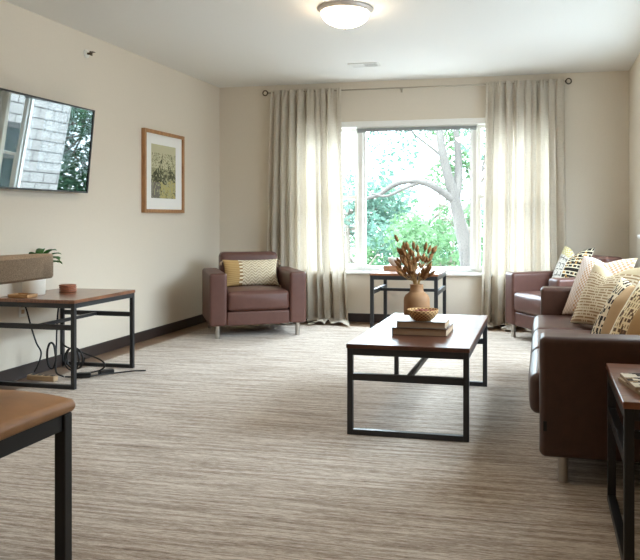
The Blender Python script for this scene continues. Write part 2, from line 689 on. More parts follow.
t = thing('fire_sprinkler', 'small sidewall fire sprinkler high on the left wall', 'sprinkler', (XL, 5.06, 2.375))
bm = lathe([(0, 0), (.035, 0), (.033, .006), (.014, .012), (0, .012)], 20)
bmesh.ops.rotate(bm, verts=bm.verts, matrix=Matrix.Rotation(PI / 2, 3, 'Y'))
obj('escutcheon', bm, M['white_plastic'], t, True)
bm = bmesh.new()
tube(bm, [(.012, 0, 0), (.04, 0, 0)], .009, 10)
box(bm, .04, .044, -.016, .016, -.016, .016)
box(bm, .044, .07, -.016, .016, .008, .012)
obj('deflector', bm, M['bronze'], t)

# ------------------------------------------------------------------ television and framed picture on the left wall
TVH, TVW = .636, 1.12
tilt = math.radians(5.6)
t = thing('television', 'large flat television tilted on the left wall mirroring the window', 'television', (XL + .05, 4.965, 1.283))
t.rotation_euler = (0, tilt, 0)
bm = bmesh.new()
b_ = .012
box(bm, 0, .03, -TVW, 0, 0, b_)
box(bm, 0, .03, -TVW, 0, TVH - b_, TVH)
box(bm, 0, .03, -TVW, -TVW + b_, b_, TVH - b_)
box(bm, 0, .03, -b_, 0, b_, TVH - b_)
box(bm, -.012, .004, -TVW + .01, -.01, .01, TVH - .01)
obj('bezel', bm, M['tv_bezel'], t)
bm = bmesh.new()
box(bm, .005, .024, -TVW + b_, -b_, b_, TVH - b_)
obj('screen', bm, M['screen'], t)
bm = bmesh.new()
box(bm, -.07, -.012, -TVW / 2 - .15, -TVW / 2 + .15, .2, .45)
obj('wall_mount', bm, M['rubber'], t)

FY0, FY1, FZ0, FZ1 = 5.862, 6.60, 1.138, 1.893
t = thing('framed_picture', 'oak framed botanical print with wide white mat on left wall', 'picture', (XL, (FY0 + FY1) / 2, FZ0))
hw, hh, fw = (FY1 - FY0) / 2, FZ1 - FZ0, .032
bm = bmesh.new()
for q in ((0, .034, -hw, hw, 0, fw), (0, .034, -hw, hw, hh - fw, hh), (0, .034, -hw, -hw + fw, fw, hh - fw), (0, .034, hw - fw, hw, fw, hh - fw)):
    box(bm, *q)
obj('picture_frame', bm, M['frame_wood'], t)
bm = bmesh.new()
box(bm, .004, .018, -hw + fw, hw - fw, fw, hh - fw)
obj('mat_board', bm, M['mat_board'], t)


def col_grid(n, m, place, color):
    """n x m quads, place(u,v) -> point, color(u,v) -> sRGB 0-255; u,v in 0..1"""
    bm = bmesh.new()
    L = bm.loops.layers.float_color.new('Col')
    V = [[bm.verts.new(place(i / n, j / m)) for j in range(m + 1)] for i in range(n + 1)]
    for i in range(n):
        for j in range(m):
            f = bm.faces.new((V[i][j], V[i + 1][j], V[i + 1][j + 1], V[i][j + 1]))
            c = (*s2l(color((i + .5) / n, (j + .5) / m)), 1)
            for l in f.loops:
                l[L] = c
    return bm


def art(u, v):
    n1 = noise.noise(Vector((u * 9, v * 4, 1)))
    n2 = noise.noise(Vector((u * 26, v * 18, 5)))
    n3 = noise.noise(Vector((u * 5, v * 5, 9)))
    bgc = (196, 192, 160) if v > .55 else (168, 166, 134)
    c = bgc
    bush = .42 + .3 * math.exp(-((u - .38) / .2) ** 2) + .22 * math.exp(-((u - .75) / .14) ** 2) + .12 * n1
    if v < bush and n2 + n1 * .6 > -.12:
        c = (76, 78, 60) if n2 < .15 else (112, 110, 84)
    if v < .32 + .12 * n3 and u > .3 and n2 > -.1:
        c = (180, 170, 116)
    if v < .3 and u < .35 and n2 > -.2:
        c = (120, 116, 106)
    if v > bush and abs(n2) < .08 and v < .85:
        c = (130, 128, 100)
    return c


bm = col_grid(60, 70, lambda u, v: (.0195, -.235 + .45 * u, .135 + .495 * v), art)
obj('print', bm, M['art'], t)

# ------------------------------------------------------------------ curtain rod and curtains
RY, RODZ = YB - .085, 2.435
t = thing('curtain_rod', 'thin metal curtain rod with ring finials above the window', 'curtain rod', (0, RY, RODZ))
bm = bmesh.new()
tube(bm, [(-2.875, 0, 0), (.22, 0, 0)], .008, 12)
obj('rod', bm, M['rod'], t, True)
for x, s in ((-2.875, -1), (.22, 1)):
    bm = bmesh.new()
    tube(bm, [(x + s * (.035 - .026 * math.cos(a)), 0, .026 * math.sin(a)) for a in [2 * PI * k / 20 for k in range(21)]], .007, 8)
    box(bm, min(x, x + s * .012), max(x, x + s * .012), -.01, .01, -.01, .01)
    obj('finial', bm, M['bronze'], t, True)
for x in (-2.82, -1.43, .16):
    bm = bmesh.new()
    box(bm, x - .005, x + .005, 0, .083, -.012, -.004)
    box(bm, x - .01, x + .01, .079, .085, -.035, .02)
    obj('bracket', bm, M['rod'], t)


def curtain(x0t, x1t, x0b, x1b, seed, label):
    rnd = random.Random(seed)
    nf = 9
    NU, NV = 220, 64
    ph = [rnd.uniform(-.5, .5) for _ in range(40)]
    bm = bmesh.new()
    extra = .24
    top = RODZ + .022
    rows = []
    for j in range(NV + 1):
        v = j / NV
        L = v * (top + extra)
        row = []
        for i in range(NU + 1):
            u = i / NU
            k = u * nf
            kk = int(min(k, nf - 1e-6))
            fr = k - kk
            a = ph[kk] + (ph[kk + 1] - ph[kk]) * fr
            wv = math.sin(2 * PI * (k + .55 * a + .10 * math.sin(v * 3 + kk)))
            w2_ = math.sin(2 * PI * (k * 2.1 + a)) * .25
            amp = (.030 + .026 * min(1, max(0, (v - .02)) / .35)) * (1 + .4 * a)
            # narrow gathers at the header
            gat = .008 * math.sin(2 * PI * k * 3) * max(0, 1 - v / .06)
            e0, e1 = x0t + (x0b - x0t) * v ** 1.2, x1t + (x1b - x1t) * v ** 1.4
            x = e0 + (e1 - e0) * u + .018 * math.sin(2 * PI * (k + .25 + a)) * (1 - .3 * v)
            y = RY + (wv + w2_) * amp + gat - .010
            hz = abs(L - .022) < .02
            if L < .05:
                y = RY + (wv * .4) * amp + gat * 1.2 - .012 + (.004 if L < .03 else 0)
            z = top - L
            hang = top - .045
            if L > hang:                     # the hem lies pooled on the floor
                e = L - hang
                q = min(e, .05)
                z = .045 - q + q * q / .1 + (.010 + .010 * wv) * min(1, e / .08)
                z = max(z, .006)
                f2 = max(0, e - .03)
                y -= f2 * (.95 + .5 * math.sin(2 * PI * (k * .37 + seed)))
                x += f2 * (.25 * (u - .5) + .25 * math.sin(2 * PI * (k * .5 + a)))
            row.append(bm.verts.new((x, y, z)))
        rows.append(row)
    for j in range(NV):
        for i in range(NU):
            bm.faces.new((rows[j][i], rows[j + 1][i], rows[j + 1][i + 1], rows[j][i + 1]))
    o = obj('curtain', bm, M['curtain'], None, True)
    tag(o, label, 'curtain')
    return o


curtain(-2.835, -2.055, -2.90, -1.95, 3, 'long oatmeal linen curtain left of the window behind the armchair')
curtain(-.545, .20, -.60, .24, 8, 'long oatmeal linen curtain right of the window')


# ------------------------------------------------------------------ seating
def make_seat(name, label, cat, W, D, ncush, lm, loc, rz, arm=.155, leg_in=.05, zt=.59, zback=.75, front_over=.0, tagit=False):
    t = thing(name, label, cat, loc, rz)
    z0 = .115
    hx, hy = W / 2, D / 2
    for s in (-1, 1):
        xa, xb = (-hx, -hx + arm) if s < 0 else (hx - arm, hx)
        obj('arm', soft(xa, xb, -hy, hy - .01, z0, zt, .026, 8, None, .0022, s * 3), lm, t, True)
    ix = hx - arm

    def lean(u, v, w_, q):
        q.y += .05 * (w_ + 1) / 2
        return q
    obj('backrest', soft(-ix + .002, ix - .002, hy - .26, hy - .055, z0 + .02, zback, .045, 8, lean, .003, 7), lm, t, True)
    obj('seat_base', soft(-ix + .002, ix - .002, -hy + .014, hy - .07, z0, .24, .012, 6, None, .001, 5), lm, t, True)
    cw = (2 * ix) / ncush

    def puff(u, v, w_, q):
        k = (1 - u * u) * (1 - v * v)
        if w_ > 0:
            q.z += .022 * k
        if v < -.5:
            q.y -= .012 * (1 - w_ * w_) * (1 - u ** 4)
        return q
    for k in range(ncush):
        xa = -ix + k * cw
        obj('seat_cushion', soft(xa + .003, xa + cw - .003, -hy - front_over, hy - .25, .243, .42, .035, 10, puff, .0025, 11 + k), lm, t, True)
    for sx in (-1, 1):
        for sy in (-1, 1):
            bm = cyl(.021, 0, z0 + .005, 20, sx * (hx - .075), sy * (hy - leg_in) if sy < 0 else hy - .07)
            smooth_mod(obj('leg', bm, M['chrome'], t))
    return t


make_seat('armchair', 'brown leather armchair with lumbar cushion in the left corner', 'armchair', .88, .80, 1, M['leather'],
          (-2.715, 6.56, RZ), math.radians(31))
make_seat('armchair', 'brown leather armchair beyond the sofa by the right curtain', 'armchair', .88, .79, 1, M['leather'],
          (.23, 6.645, RZ), math.radians(-58))
sofa = make_seat('sofa', 'long dark brown leather sofa with four throw cushions', 'sofa', 2.29, .82, 3, M['leather_sofa'],
                 (.40, 4.165, RZ), -PI / 2, arm=.16, leg_in=.095, zt=.604, front_over=.04)
bm = bbox(1.1465, 1.1495, -.395, -.381, .225, .265, 0)
obj('fabric_tag', bm, M['rubber'], sofa)['label'] = 'small black fabric tag'


# ------------------------------------------------------------------ cushions
def pillow(name, label, cat, wd, ht, th, colf, colb, loc, right, up, n=84, dent=0.0, group=None):
    """loc: middle of the bottom edge; right/up: its own axes in the room"""
    bm = bmesh.new()
    L = bm.loops.layers.float_color.new('Col')
    for side in (1, -1):
        V = []
        for i in range(n + 1):
            r_ = []
            for j in range(n + 1):
                u, v = 2 * i / n - 1, 2 * j / n - 1
                k = max(0, (1 - u * u) * (1 - v * v))
                x = wd / 2 * u * (1 - .075 * (1 - v * v))
                y = ht / 2 * v * (1 - .075 * (1 - u * u))
                z = side * th / 2 * k ** .5 * (1 - .12 * noise.noise(Vector((u * 2, v * 2, side * 3 + wd * 9))))
                y -= dent * math.exp(-(u / .38) ** 2) * ((v + 1) / 2) ** 3
                z -= .25 * dent * math.exp(-(u / .38) ** 2) * ((v + 1) / 2) ** 4 * (1 if side > 0 else 0) * (k ** .25)
                r_.append(bm.verts.new((x, y + ht / 2, z)))
            V.append(r_)
        cf = colf if side > 0 else colb
        for i in range(n):
            for j in range(n):
                q = (V[i][j], V[i + 1][j], V[i + 1][j + 1], V[i][j + 1])
                f = bm.faces.new(q if side > 0 else q[::-1])
                c = (*s2l(cf((i + .5) / n, (j + .5) / n)), 1)
                for l in f.loops:
                    l[L] = c
    bmesh.ops.remove_doubles(bm, verts=bm.verts, dist=1e-5)
    o = obj(name, bm, M['attr'], None, 'raw')
    r = Vector(right).normalized()
    u = Vector(up)
    u = (u - r * u.dot(r)).normalized()
    z = r.cross(u)
    o.matrix_world = Matrix(((r.x, u.x, z.x, loc[0]), (r.y, u.y, z.y, loc[1]), (r.z, u.z, z.z, loc[2]), (0, 0, 0, 1)))
    o.rotation_mode = 'XYZ'
    tag(o, label, cat, group)
    return o


def hsh(i, j, k=0):
    return (math.sin(i * 127.1 + j * 311.7 + k * 74.7) * 43758.5453) % 1


def pat_lumbar(u, v):
    n_ = noise.noise(Vector((u * 60, v * 30, 2)))
    if u < .27:
        c = (196, 164, 112) if int(v * 28) % 2 else (180, 146, 96)
        return c
    if u < .33:
        return (236, 226, 200) if int(v * 14) % 2 else (150, 118, 80)
    zig = abs(((u * 7) % 1) - .5)
    if int((v * 18 + zig * 5)) % 2:
        return (226, 214, 188)
    return (192, 174, 144) if n_ > -.2 else (150, 130, 104)


def pat_greek(u, v):
    d = u
    if v > .80 and u < .45:
        return (190, 174, 110) if (int(u * 22) + int(v * 22)) % 2 else (214, 208, 180)
    i, j = int(u * 42), int(v * 42)
    if u > .5:
        if (j % 7) in (0, 3) or (i % 5 == 0 and (j // 3) % 2):
            return (226, 216, 190)
        return (44, 36, 30) if hsh(i // 2, j // 3) > .25 else (180, 140, 80)
    if (j % 6 == 0 and i % 7 < 5) or (i % 6 == 0 and (j // 4) % 2):
        return (96, 94, 90)
    return (214, 210, 202) if hsh(i, j) > .2 else (176, 172, 164)


def pat_check(u, v):
    i, j = int(u * 28), int(v * 28)
    edge = min(1, max(0, (u - .15) / .5))
    a = (226, 214, 204)
    b = (196, 158, 122) if u > .25 else (206, 188, 176)
    return a if (i + j) % 2 else b


def pat_rib(u, v):
    i, j = int(u * 42), int(v * 42)
    if v > .86:
        return (190, 172, 140)
    if (j % 2) and (i % 2 or hsh(i, j) > .4):
        return (152, 124, 92)
    return (212, 196, 168)


def pat_split(u, v):
    i, j = int(u * 40), int(v * 34)
    if u < .46:
        if (j % 6 == 0) or (i % 5 == 0) or hsh(i // 2, j // 2, 3) > .66:
            return (222, 206, 176)
        return (48, 38, 32)
    return (178, 146, 108)


def pat_stripe(u, v):
    i, j = int(u * 44), int(v * 40)
    if u < .16:
        return (232, 222, 200)
    if u < .58:
        if i % 3 == 0 and j % 3:
            return (126, 92, 58)
        if hsh(i // 2, j // 2, 5) > .72:
            return (88, 64, 44)
        return (228, 208, 166)
    return (182, 146, 102)


def tan(u, v):
    return (178, 148, 110)


def cream(u, v):
    return (214, 202, 184)


A1 = math.radians(31)
rx, ry = math.cos(A1), math.sin(A1)
fx, fy = math.sin(A1), -math.cos(A1)
SEAT = .43 + RZ
o = pillow('lumbar_cushion', 'oblong cream woven cushion with tan band on the left armchair', 'cushion', .54, .27, .13, pat_lumbar, cream,
           (-2.715 + fx * -.06, 6.56 + fy * -.06, SEAT - .004), (rx, ry, 0), (-fx * .34, -fy * .34, 1))
for sx in (-1, 1):
    for v in (0, 1):
        bm = bmesh.new()
        for k in range(7):
            a = 2 * PI * k / 7
            tube(bm, [(sx * .262, .01 + v * .25, 0), (sx * .285 + .006 * math.cos(a), .01 + v * .25 - .02 + .006 * math.sin(a), .006 * math.sin(a)), (sx * .29 + .012 * math.cos(a), -.0 + v * .25 - .035, .012 * math.sin(a))], .003, 5)
        obj('tassel', bm, M['pages'], o)



def corner_pillow(label, wd, ht, th, cf, cb, bl, right, up, dent):
    r = Vector(right).normalized()
    pillow('throw_cushion', label, 'cushion', wd, ht, th, cf, cb, Vector(bl) + r * wd / 2, right, up, dent=dent)


corner_pillow('black and white maze patterned cushion on the far right armchair', .46, .44, .13, pat_greek, cream, (.045, 6.83, SEAT), (.53, -.85, 0), (.36, .22, .9), .07)
corner_pillow('large pale checked cushion at the far end of the sofa', .52, .44, .14, pat_check, cream, (.13, 5.10, SEAT), (.58, -.81, .02), (.38, .22, .9), .03)
corner_pillow('tan ribbed cushion second from the far end of the sofa', .50, .41, .13, pat_rib, tan, (.17, 4.70, SEAT), (.50, -.87, .02), (.40, .2, .9), .05)
corner_pillow('tan cushion with black and white patterned side on the sofa', .36, .39, .11, pat_split, tan, (.235, 4.04, SEAT), (.35, -.94, 0), (.46, .2, .86), .02)
corner_pillow('cream and tan striped cushion nearest the near sofa arm', .42, .40, .12, pat_stripe, tan, (.285, 3.74, SEAT), (.35, -.94, 0), (.46, .2, .86), .02)


# ------------------------------------------------------------------ steel framed tables
def frame_table(name, label, W, L, H, loc, rz, topmat, bar=.026, mid=.66, cat='table', drop=0.0, top_t=.022):
    """end frames across local x at both ends of local y, joined by a stretcher"""
    t = thing(name, label, cat, loc, rz)
    hx, hy = W / 2, L / 2
    zt = H - top_t
    obj('tabletop', bbox(-hx - .004, hx + .004, -hy - .004, hy + .004, zt, H, .0025), topmat, t)
    for sy in (-1, 1):
        y0, y1 = (-hy, -hy + bar) if sy < 0 else (hy - bar, hy)
        for sx in (-1, 1):
            x0, x1 = (-hx, -hx + bar) if sx < 0 else (hx - bar, hx)
            obj('leg', bbox(x0, x1, y0, y1, -drop if sx < 0 else 0, zt, .0015), M['iron'], t)
        obj('foot_bar', bbox(-hx + bar, hx - bar, y0, y1, 0, bar, .0015), M['iron'], t)
        obj('cross_bar', bbox(-hx + bar, hx - bar, y0, y1, H * mid, H * mid + bar * 1.25, .0015), M['iron'], t)
        obj('top_bar', bbox(-hx + bar, hx - bar, y0, y1, zt - bar * 1.2, zt, .0015), M['iron'], t)
    for sx in (-1, 1):
        x0, x1 = (-hx, -hx + bar) if sx < 0 else (hx - bar, hx)
        obj('side_rail', bbox(x0, x1, -hy + bar, hy - bar, zt - bar * 1.2, zt, .0015), M['iron'], t)
    obj('stretcher', bbox(-.012, .012, -hy + bar, hy - bar, H * mid + .004, H * mid + bar, .0015), M['iron'], t)
    return t


CT = .457 + RZ * .5
frame_table('coffee_table', 'long brown topped coffee table on black steel frame on rug', .61, 1.22, CT - RZ, (-.65, 4.14, RZ), 0, M['wood_top'], bar=.028, mid=.60)
frame_table('end_table', 'walnut topped table below the television with cables under it', .60, .70, .57 - RZ, (-3.185, 4.42, RZ), 0, M['wood_top_y'], bar=.026, mid=.66, drop=RZ - FZ)
frame_table('end_table', 'black framed table under the window behind the coffee table', .62, .63, .58 - RZ, (-1.24, 6.87, RZ), PI / 2, M['wood_top_y'], bar=.032, mid=.66)
frame_table('end_table', 'walnut topped table in the near right corner beside the sofa', .60, .60, .53 - RZ, (.545, 2.63, RZ), PI / 2, M['wood_top_y'], bar=.03, mid=.62)

# ------------------------------------------------------------------ things on the coffee table
def book(name, label, w, d, h, loc, rz, cov, group=None):
    t = thing(name, label, 'book', loc, rz, group)
    c = .0035
    bm = bmesh.new()
    box(bm, -w / 2, w / 2, -d / 2, d / 2, 0, c)
    box(bm, -w / 2, w / 2, -d / 2, d / 2, h - c, h)
    box(bm, -w / 2, -w / 2 + c, -d / 2, d / 2, c, h - c)
    obj('cover', bm, cov, t)
    obj('pages', bbox(-w / 2 + c, w / 2 - .006, -d / 2 + .005, d / 2 - .005, c, h - c, 0), M['pages'], t)
    return t


book('book', 'larger brown book at the bottom of the coffee table pair', .30, .28, .040, (-.638, 3.985, CT), math.radians(-1), M['cover_brown'])
book('book', 'grey covered book lying on top of the larger brown book', .265, .25, .036, (-.634, 3.975, CT + .040), math.radians(1.5), M['cover_grey'])
BT = CT + .076


def mk_weave():
    m, n, b = base('woven_seagrass')
    ck = n.nodes.new('ShaderNodeTexChecker')
    ck.inputs['Scale'].default_value = 1.0
    mp = mapped(n, (44, 15, 1), 'UV')
    n.links.new(mp.outputs[0], ck.inputs['Vector'])
    ck.inputs['Color1'].default_value = (*s2l((196, 158, 106)), 1)
    ck.inputs['Color2'].default_value = (*s2l((120, 84, 50)), 1)
    n.links.new(ck.outputs['Color'], b.inputs['Base Color'])
    setp(b, rough=.85)
    bump(n, b, ck.outputs['Fac'], .5, .002)
    return m


M['weave'] = mk_weave()
t = thing('woven_bowl', 'small woven bowl standing on the stacked books', 'bowl', (-.630, 3.90, BT))
prof = [(0, .004), (.038, .0), (.045, .002), (.068, .02), (.082, .042), (.086, .058), (.083, .061), (.078, .056), (.064, .026), (.042, .01), (0, .008)]
bm = lathe(prof, 40)
uv = bm.loops.layers.uv.new('UVMap')
for f in bm.faces:
    for l in f.loops:
        a = math.atan2(l.vert.co.y, l.vert.co.x) / (2 * PI)
        c = f.calc_center_median()
        a0 = math.atan2(c.y, c.x) / (2 * PI)
        if a - a0 > .5:
            a -= 1
        if a - a0 < -.5:
            a += 1
        l[uv].uv = (a, l.vert.co.z * 6 + math.hypot(l.vert.co.x, l.vert.co.y) * 3)
obj('bowl_body', bm, M['weave'], t, True)
rnd = random.Random(4)
for k in range(9):
    a = k * 2.4
    r = .012 + .005 * k
    bm = bmesh.new()
    bmesh.ops.create_icosphere(bm, subdivisions=2, radius=.0135)
    for v in bm.verts:
        v.co *= 1 + .25 * noise.noise(v.co * 90 + Vector((k * 3, 0, 0)))
        v.co.z *= .8
    o = obj('dried_pod', bm, M['potpourri'], None, True, (-.632 + r * math.cos(a), 3.90 + r * math.sin(a), BT + .052 - .0006 * k))
    tag(o, 'red brown dried pod lying in the woven bowl', 'dried pod', 'dried pods in the woven bowl')

VX, VY = -.775, 4.555
prof = [(0, 0), (.066, 0), (.076, .006), (.079, .02), (.079, .095), (.077, .115), (.068, .132), (.048, .146), (.041, .153), (.040, .185), (.043, .192), (.037, .193), (.034, .185), (.035, .152), (.06, .13), (.068, .09), (.068, .02), (0, .012)]
prof = [(r_ * 1.05, z_ * 1.1) for r_, z_ in prof]
o = obj('vase', lathe(prof, 48), M['ceramic_tan'], None, True, (VX, VY, CT))
tag(o, 'matt tan bottle shaped vase on the coffee table holding dried stems', 'vase')

bq = thing('dried_bouquet', 'bunch of brown dried seed stems standing in the tan vase', 'dried flowers', (VX, VY, CT + .016))
rnd = random.Random(12)
for k in range(58):
    a = rnd.uniform(0, 2 * PI)
    sp = rnd.uniform(.02, .13)
    if k < 26:
        dx, dy = rnd.uniform(-.11, .01), rnd.uniform(-.07, .07)
        hgt = rnd.uniform(.25, .43)
    else:
        dx, dy = sp * math.cos(a) * 1.05, sp * math.sin(a) * .8
        hgt = rnd.uniform(.26, .44) - .25 * abs(dx)
    if k == 0:
        dx, dy, hgt = -.125, 0, .47
    p0 = Vector((.02 * math.cos(a), .02 * math.sin(a), .0))
    p1 = Vector((dx * .16, dy * .16, .195))
    p1.xy = p1.xy.normalized() * min(p1.xy.length, .024) if p1.xy.length > 1e-6 else p1.xy
    p2 = Vector((dx * .6, dy * .6, .18 + (hgt - .18) * .6))
    p3 = Vector((dx, dy, hgt))
    pts = spline([p0, p1, p2, p3], 5)
    bm = bmesh.new()
    tube(bm, pts, .0013, 5)
    st = obj('stem', bm, M['stem_dry'], bq)
    d = (p3 - p2).normalized()
    ln = rnd.uniform(.045, .07)
    bm = bmesh.new()
    ns = 9
    tube(bm, [p3 - d * .01 + d * ln * i / (ns - 1) for i in range(ns)], [max(.001, .0115 * math.sin(PI * min(.97, .06 + i / (ns - 1) * .92)) ** .8) for i in range(ns)], 8)
    for v in bm.verts:
        v.co += Vector((noise.noise(v.co * 200), noise.noise(v.co * 200 + Vector((7, 0, 0))), noise.noise(v.co * 200 + Vector((0, 9, 0))))) * .0025
    obj('seed_head', bm, M['seed'], st, True)
    if k % 2 == 0:      # side seed heads lower down the same stem
        q = pts[-5]
        for s in (-1, 1):
            dd = (d + Vector((s * .5, rnd.uniform(-.4, .4), 0))).normalized()
            bm = bmesh.new()
            tube(bm, [q + dd * .042 * i / 6 for i in range(7)], [max(.001, .009 * math.sin(PI * min(.97, .05 + i / 6 * .93))) for i in range(7)], 7)
            obj('seed_head', bm, M['seed'], st, True)

# ------------------------------------------------------------------ things on the window table
o = obj('wooden_box', bbox(-.085, .085, -.06, .06, 0, .045, .003), M['tray_dark'], None, False, (-1.42, 6.98, .58))
tag(o, 'low wooden box on the window table beneath the white bowl', 'box')
prof = [(0, .004), (.03, 0), (.04, .003), (.066, .04), (.074, .075), (.070, .077), (.06, .04), (.036, .012), (0, .01)]
o = obj('bowl', lathe(prof, 36), M['ceramic_white'], None, True, (-1.40, 6.98, .625))
tag(o, 'white ceramic bowl standing on the low wooden box', 'bowl')

# ------------------------------------------------------------------ things on and under the television table
TT = .57
t = thing('potted_plant', 'leafy green plant in a white pot on the television table', 'plant', (-3.365, 4.31, TT))
obj('pot', lathe([(0, 0), (.068, 0), (.072, .006), (.076, .17), (.072, .172), (.068, .155), (0, .15)], 36), M['ceramic_white'], t, True)
obj('soil', lathe([(0, .158), (.04, .157), (.067, .1562)], 24), M['soil'], t, True)
rnd = random.Random(5)
for k in range(22):
    a = 2 * PI * k / 22 * 3 + rnd.uniform(-.3, .3)
    el = rnd.uniform(.45, 1.25)
    ln = rnd.uniform(.10, .15)
    wd = rnd.uniform(.024, .036)
    base_p = Vector((.02 * math.cos(a), .02 * math.sin(a), .16))
    stem_l = rnd.uniform(.03, .10)
    d0 = Vector((math.cos(a) * math.cos(el), math.sin(a) * math.cos(el), math.sin(el)))
    q = base_p + d0 * stem_l
    bm = bmesh.new()
    tube(bm, [base_p, q], .0022, 5)
    side = Vector((-math.sin(a), math.cos(a), 0))
    rowv = []
    nl = 9
    for i in range(nl + 1):
        f = i / nl
        ang = el - 1.2 * f * f
        if i:
            pos = pos + Vector((math.cos(a) * math.cos(ang), math.sin(a) * math.cos(ang), math.sin(ang))) * (ln / nl)
        else:
            pos = q.copy()
        pos.x = max(pos.x, -.075)
        ww = wd * math.sin(PI * min(1, .04 + f * .96)) ** .75
        upv = Vector((0, 0, .35 * ww))
        rowv.append([bm.verts.new(pos + side * ww + upv), bm.verts.new(pos), bm.verts.new(pos - side * ww + upv)])
    for A_, B_ in zip(rowv, rowv[1:]):
        for c_ in range(2):
            bm.faces.new((A_[c_], A_[c_ + 1], B_[c_ + 1], B_[c_]))
    lf = obj('leaf', bm, M['leaf_house'], t, True)
    md = lf.modifiers.new('thickness', 'SOLIDIFY')
    md.thickness = .001

names = ['bottom', 'second lowest', 'second highest', 'top']
for k in range(4):
    o = obj('coaster', lathe([(0, 0), (.050, 0), (.056, .002), (.058, .005), (.058, .008), (.056, .011), (.050, .013), (0, .013)], 32), M['coaster'], None, False,
            (-3.265 + .002 * math.sin(k * 2), 4.535 + .002 * math.cos(k * 3), TT + k * .0131))
    smooth_mod(o)
    tag(o, '%s redwood coaster in the round stack on the television table' % names[k], 'coaster', 'redwood coasters in a stack')
t = thing('wooden_tray', 'flat light oak tray on the television table before the pot', 'tray', (-3.335, 4.165, TT))
obj('tray_base', bbox(-.075, .075, -.05, .05, 0, .012, .003), M['tray'], t)
bm = bmesh.new()
for q in ((-.075, .075, -.05, -.044, .012, .02), (-.075, .075, .044, .05, .012, .02), (-.075, -.069, -.044, .044, .012, .02), (.069, .075, -.044, .044, .012, .02)):
    box(bm, *q)
obj('tray_rim', bm, M['tray'], t)

# wall outlet, power strip, cables
t = thing('wall_outlet', 'white wall outlet plate low on the left wall behind the table', 'outlet', (XL, 4.34, .47))
obj('cover_plate', bbox(0, .006, -.036, .036, -.058, .058, .002), M['white_plastic'], t)
for z in (-.022, .022):
    obj('socket', bbox(.006, .008, -.016, .016, z - .014, z + .014, .001), M['cream_plastic'], t)
t = thing('power_strip', 'beige power strip lying on the floor under the television table', 'power strip', (-3.26, 4.26, 0.0), math.radians(-4))
obj('housing', bbox(-.11, .11, -.022, .022, RZ, .04, .005), M['cream_plastic'], t)
for k in range(4):
    obj('socket', bbox(-.085 + k * .05, -.055 + k * .05, -.012, .012, .04, .0415, 0), M['rubber'], t)
t.location.z = 0


def cable(name, label, ctrl, r=.0055, group=None):
    bm = bmesh.new()
    tube(bm, spline(ctrl, 8), r, 7)
    return tag(obj(name, bm, M['rubber'], None, True), label, 'cable', group)


cable('cable', 'black cable from the wall outlet sagging down to the power strip',
      [(-3.468, 4.335, .49), (-3.44, 4.33, .47), (-3.38, 4.30, .36), (-3.33, 4.29, .25), (-3.30, 4.30, .18), (-3.31, 4.28, .10), (-3.33, 4.27, .056)])
cable('cable', 'black cable dropping straight from the tabletop into the loops',
      [(-3.27, 4.45, .53), (-3.262, 4.42, .42), (-3.255, 4.40, .30), (-3.25, 4.39, .22), (-3.24, 4.37, .12), (-3.22, 4.35, .04), (-3.15, 4.33, .02)])
cable('cable', 'black cable from the tabletop curling right towards the table leg',
      [(-3.24, 4.45, .53), (-3.225, 4.43, .40), (-3.225, 4.42, .30), (-3.20, 4.40, .22), (-3.10, 4.44, .17), (-2.99, 4.50, .11), (-2.95, 4.50, .07), (-2.99, 4.48, .035), (-3.10, 4.42, .02)])
lp = []
for k in range(22):
    a = k * .9
    lp.append((-3.14 + .062 * math.cos(a), 4.40 + .03 * math.sin(a * .37) + .002 * k, .125 + .075 * math.sin(a)))
cable('cable', 'black cable coiled in hanging loops beneath the television table', lp)
lp = [(-3.27 + .035 * math.cos(k * 1.0), 4.36 + .001 * k, .15 + .09 * math.sin(k * 1.0)) for k in range(14)]
cable('cable', 'black cable in narrow loops left of the round coil', lp)
cable('cable', 'black cable lying on the rug past the near table leg',
      [(-3.14, 4.33, .02), (-3.02, 4.36, .018), (-2.96, 4.42, .019), (-2.90, 4.50, .018), (-2.80, 4.60, .0175), (-2.72, 4.64, .0175)])
for (x, y, z, rz, lab) in ((-3.05, 4.40, RZ, .5, 'black power adapter on the floor beneath the television table'), (-2.96, 4.53, RZ, .9, 'black power adapter lying nearest the rear table leg')):
    o = obj('power_adapter', bbox(-.05, .05, -.025, .025, 0, .032, .005), M['rubber'], None, False, (x, y, z))
    o.rotation_euler = (0, 0, rz)
    tag(o, lab, 'power adapter')

# ------------------------------------------------------------------ magazines on the near right table
def pat_mag(u, v):
    i, j = int(u * 9), int(v * 12)
    n_ = noise.noise(Vector((u * 6, v * 9, 3)))
    return (226, 216, 196) if n_ > .02 else ((60, 48, 38) if hsh(i, j) > .3 else (160, 134, 100))


for k, (rz, lab) in enumerate(((.22, 'lower magazine of the pair on the near right table'), (.12, 'black and white covered magazine on top of the other'))):
    z = .53 + k * .0125
    t = thing('magazine', lab, 'magazine', (.415, 2.55, z), rz)
    obj('pages', bbox(-.14, .14, -.105, .105, 0, .010, .001), M['pages'], t)
    bm = col_grid(30, 24, lambda u, v: (-.14 + .28 * u, -.105 + .21 * v, .0112), pat_mag)
    L = bm.faces[:] if False else None
    r_ = bmesh.ops.extrude_face_region(bm, geom=bm.faces[:])
    bmesh.ops.translate(bm, verts=[g for g in r_['geom'] if isinstance(g, bmesh.types.BMVert)], vec=(0, 0, .0008))
    obj('cover', bm, M['art'], t)

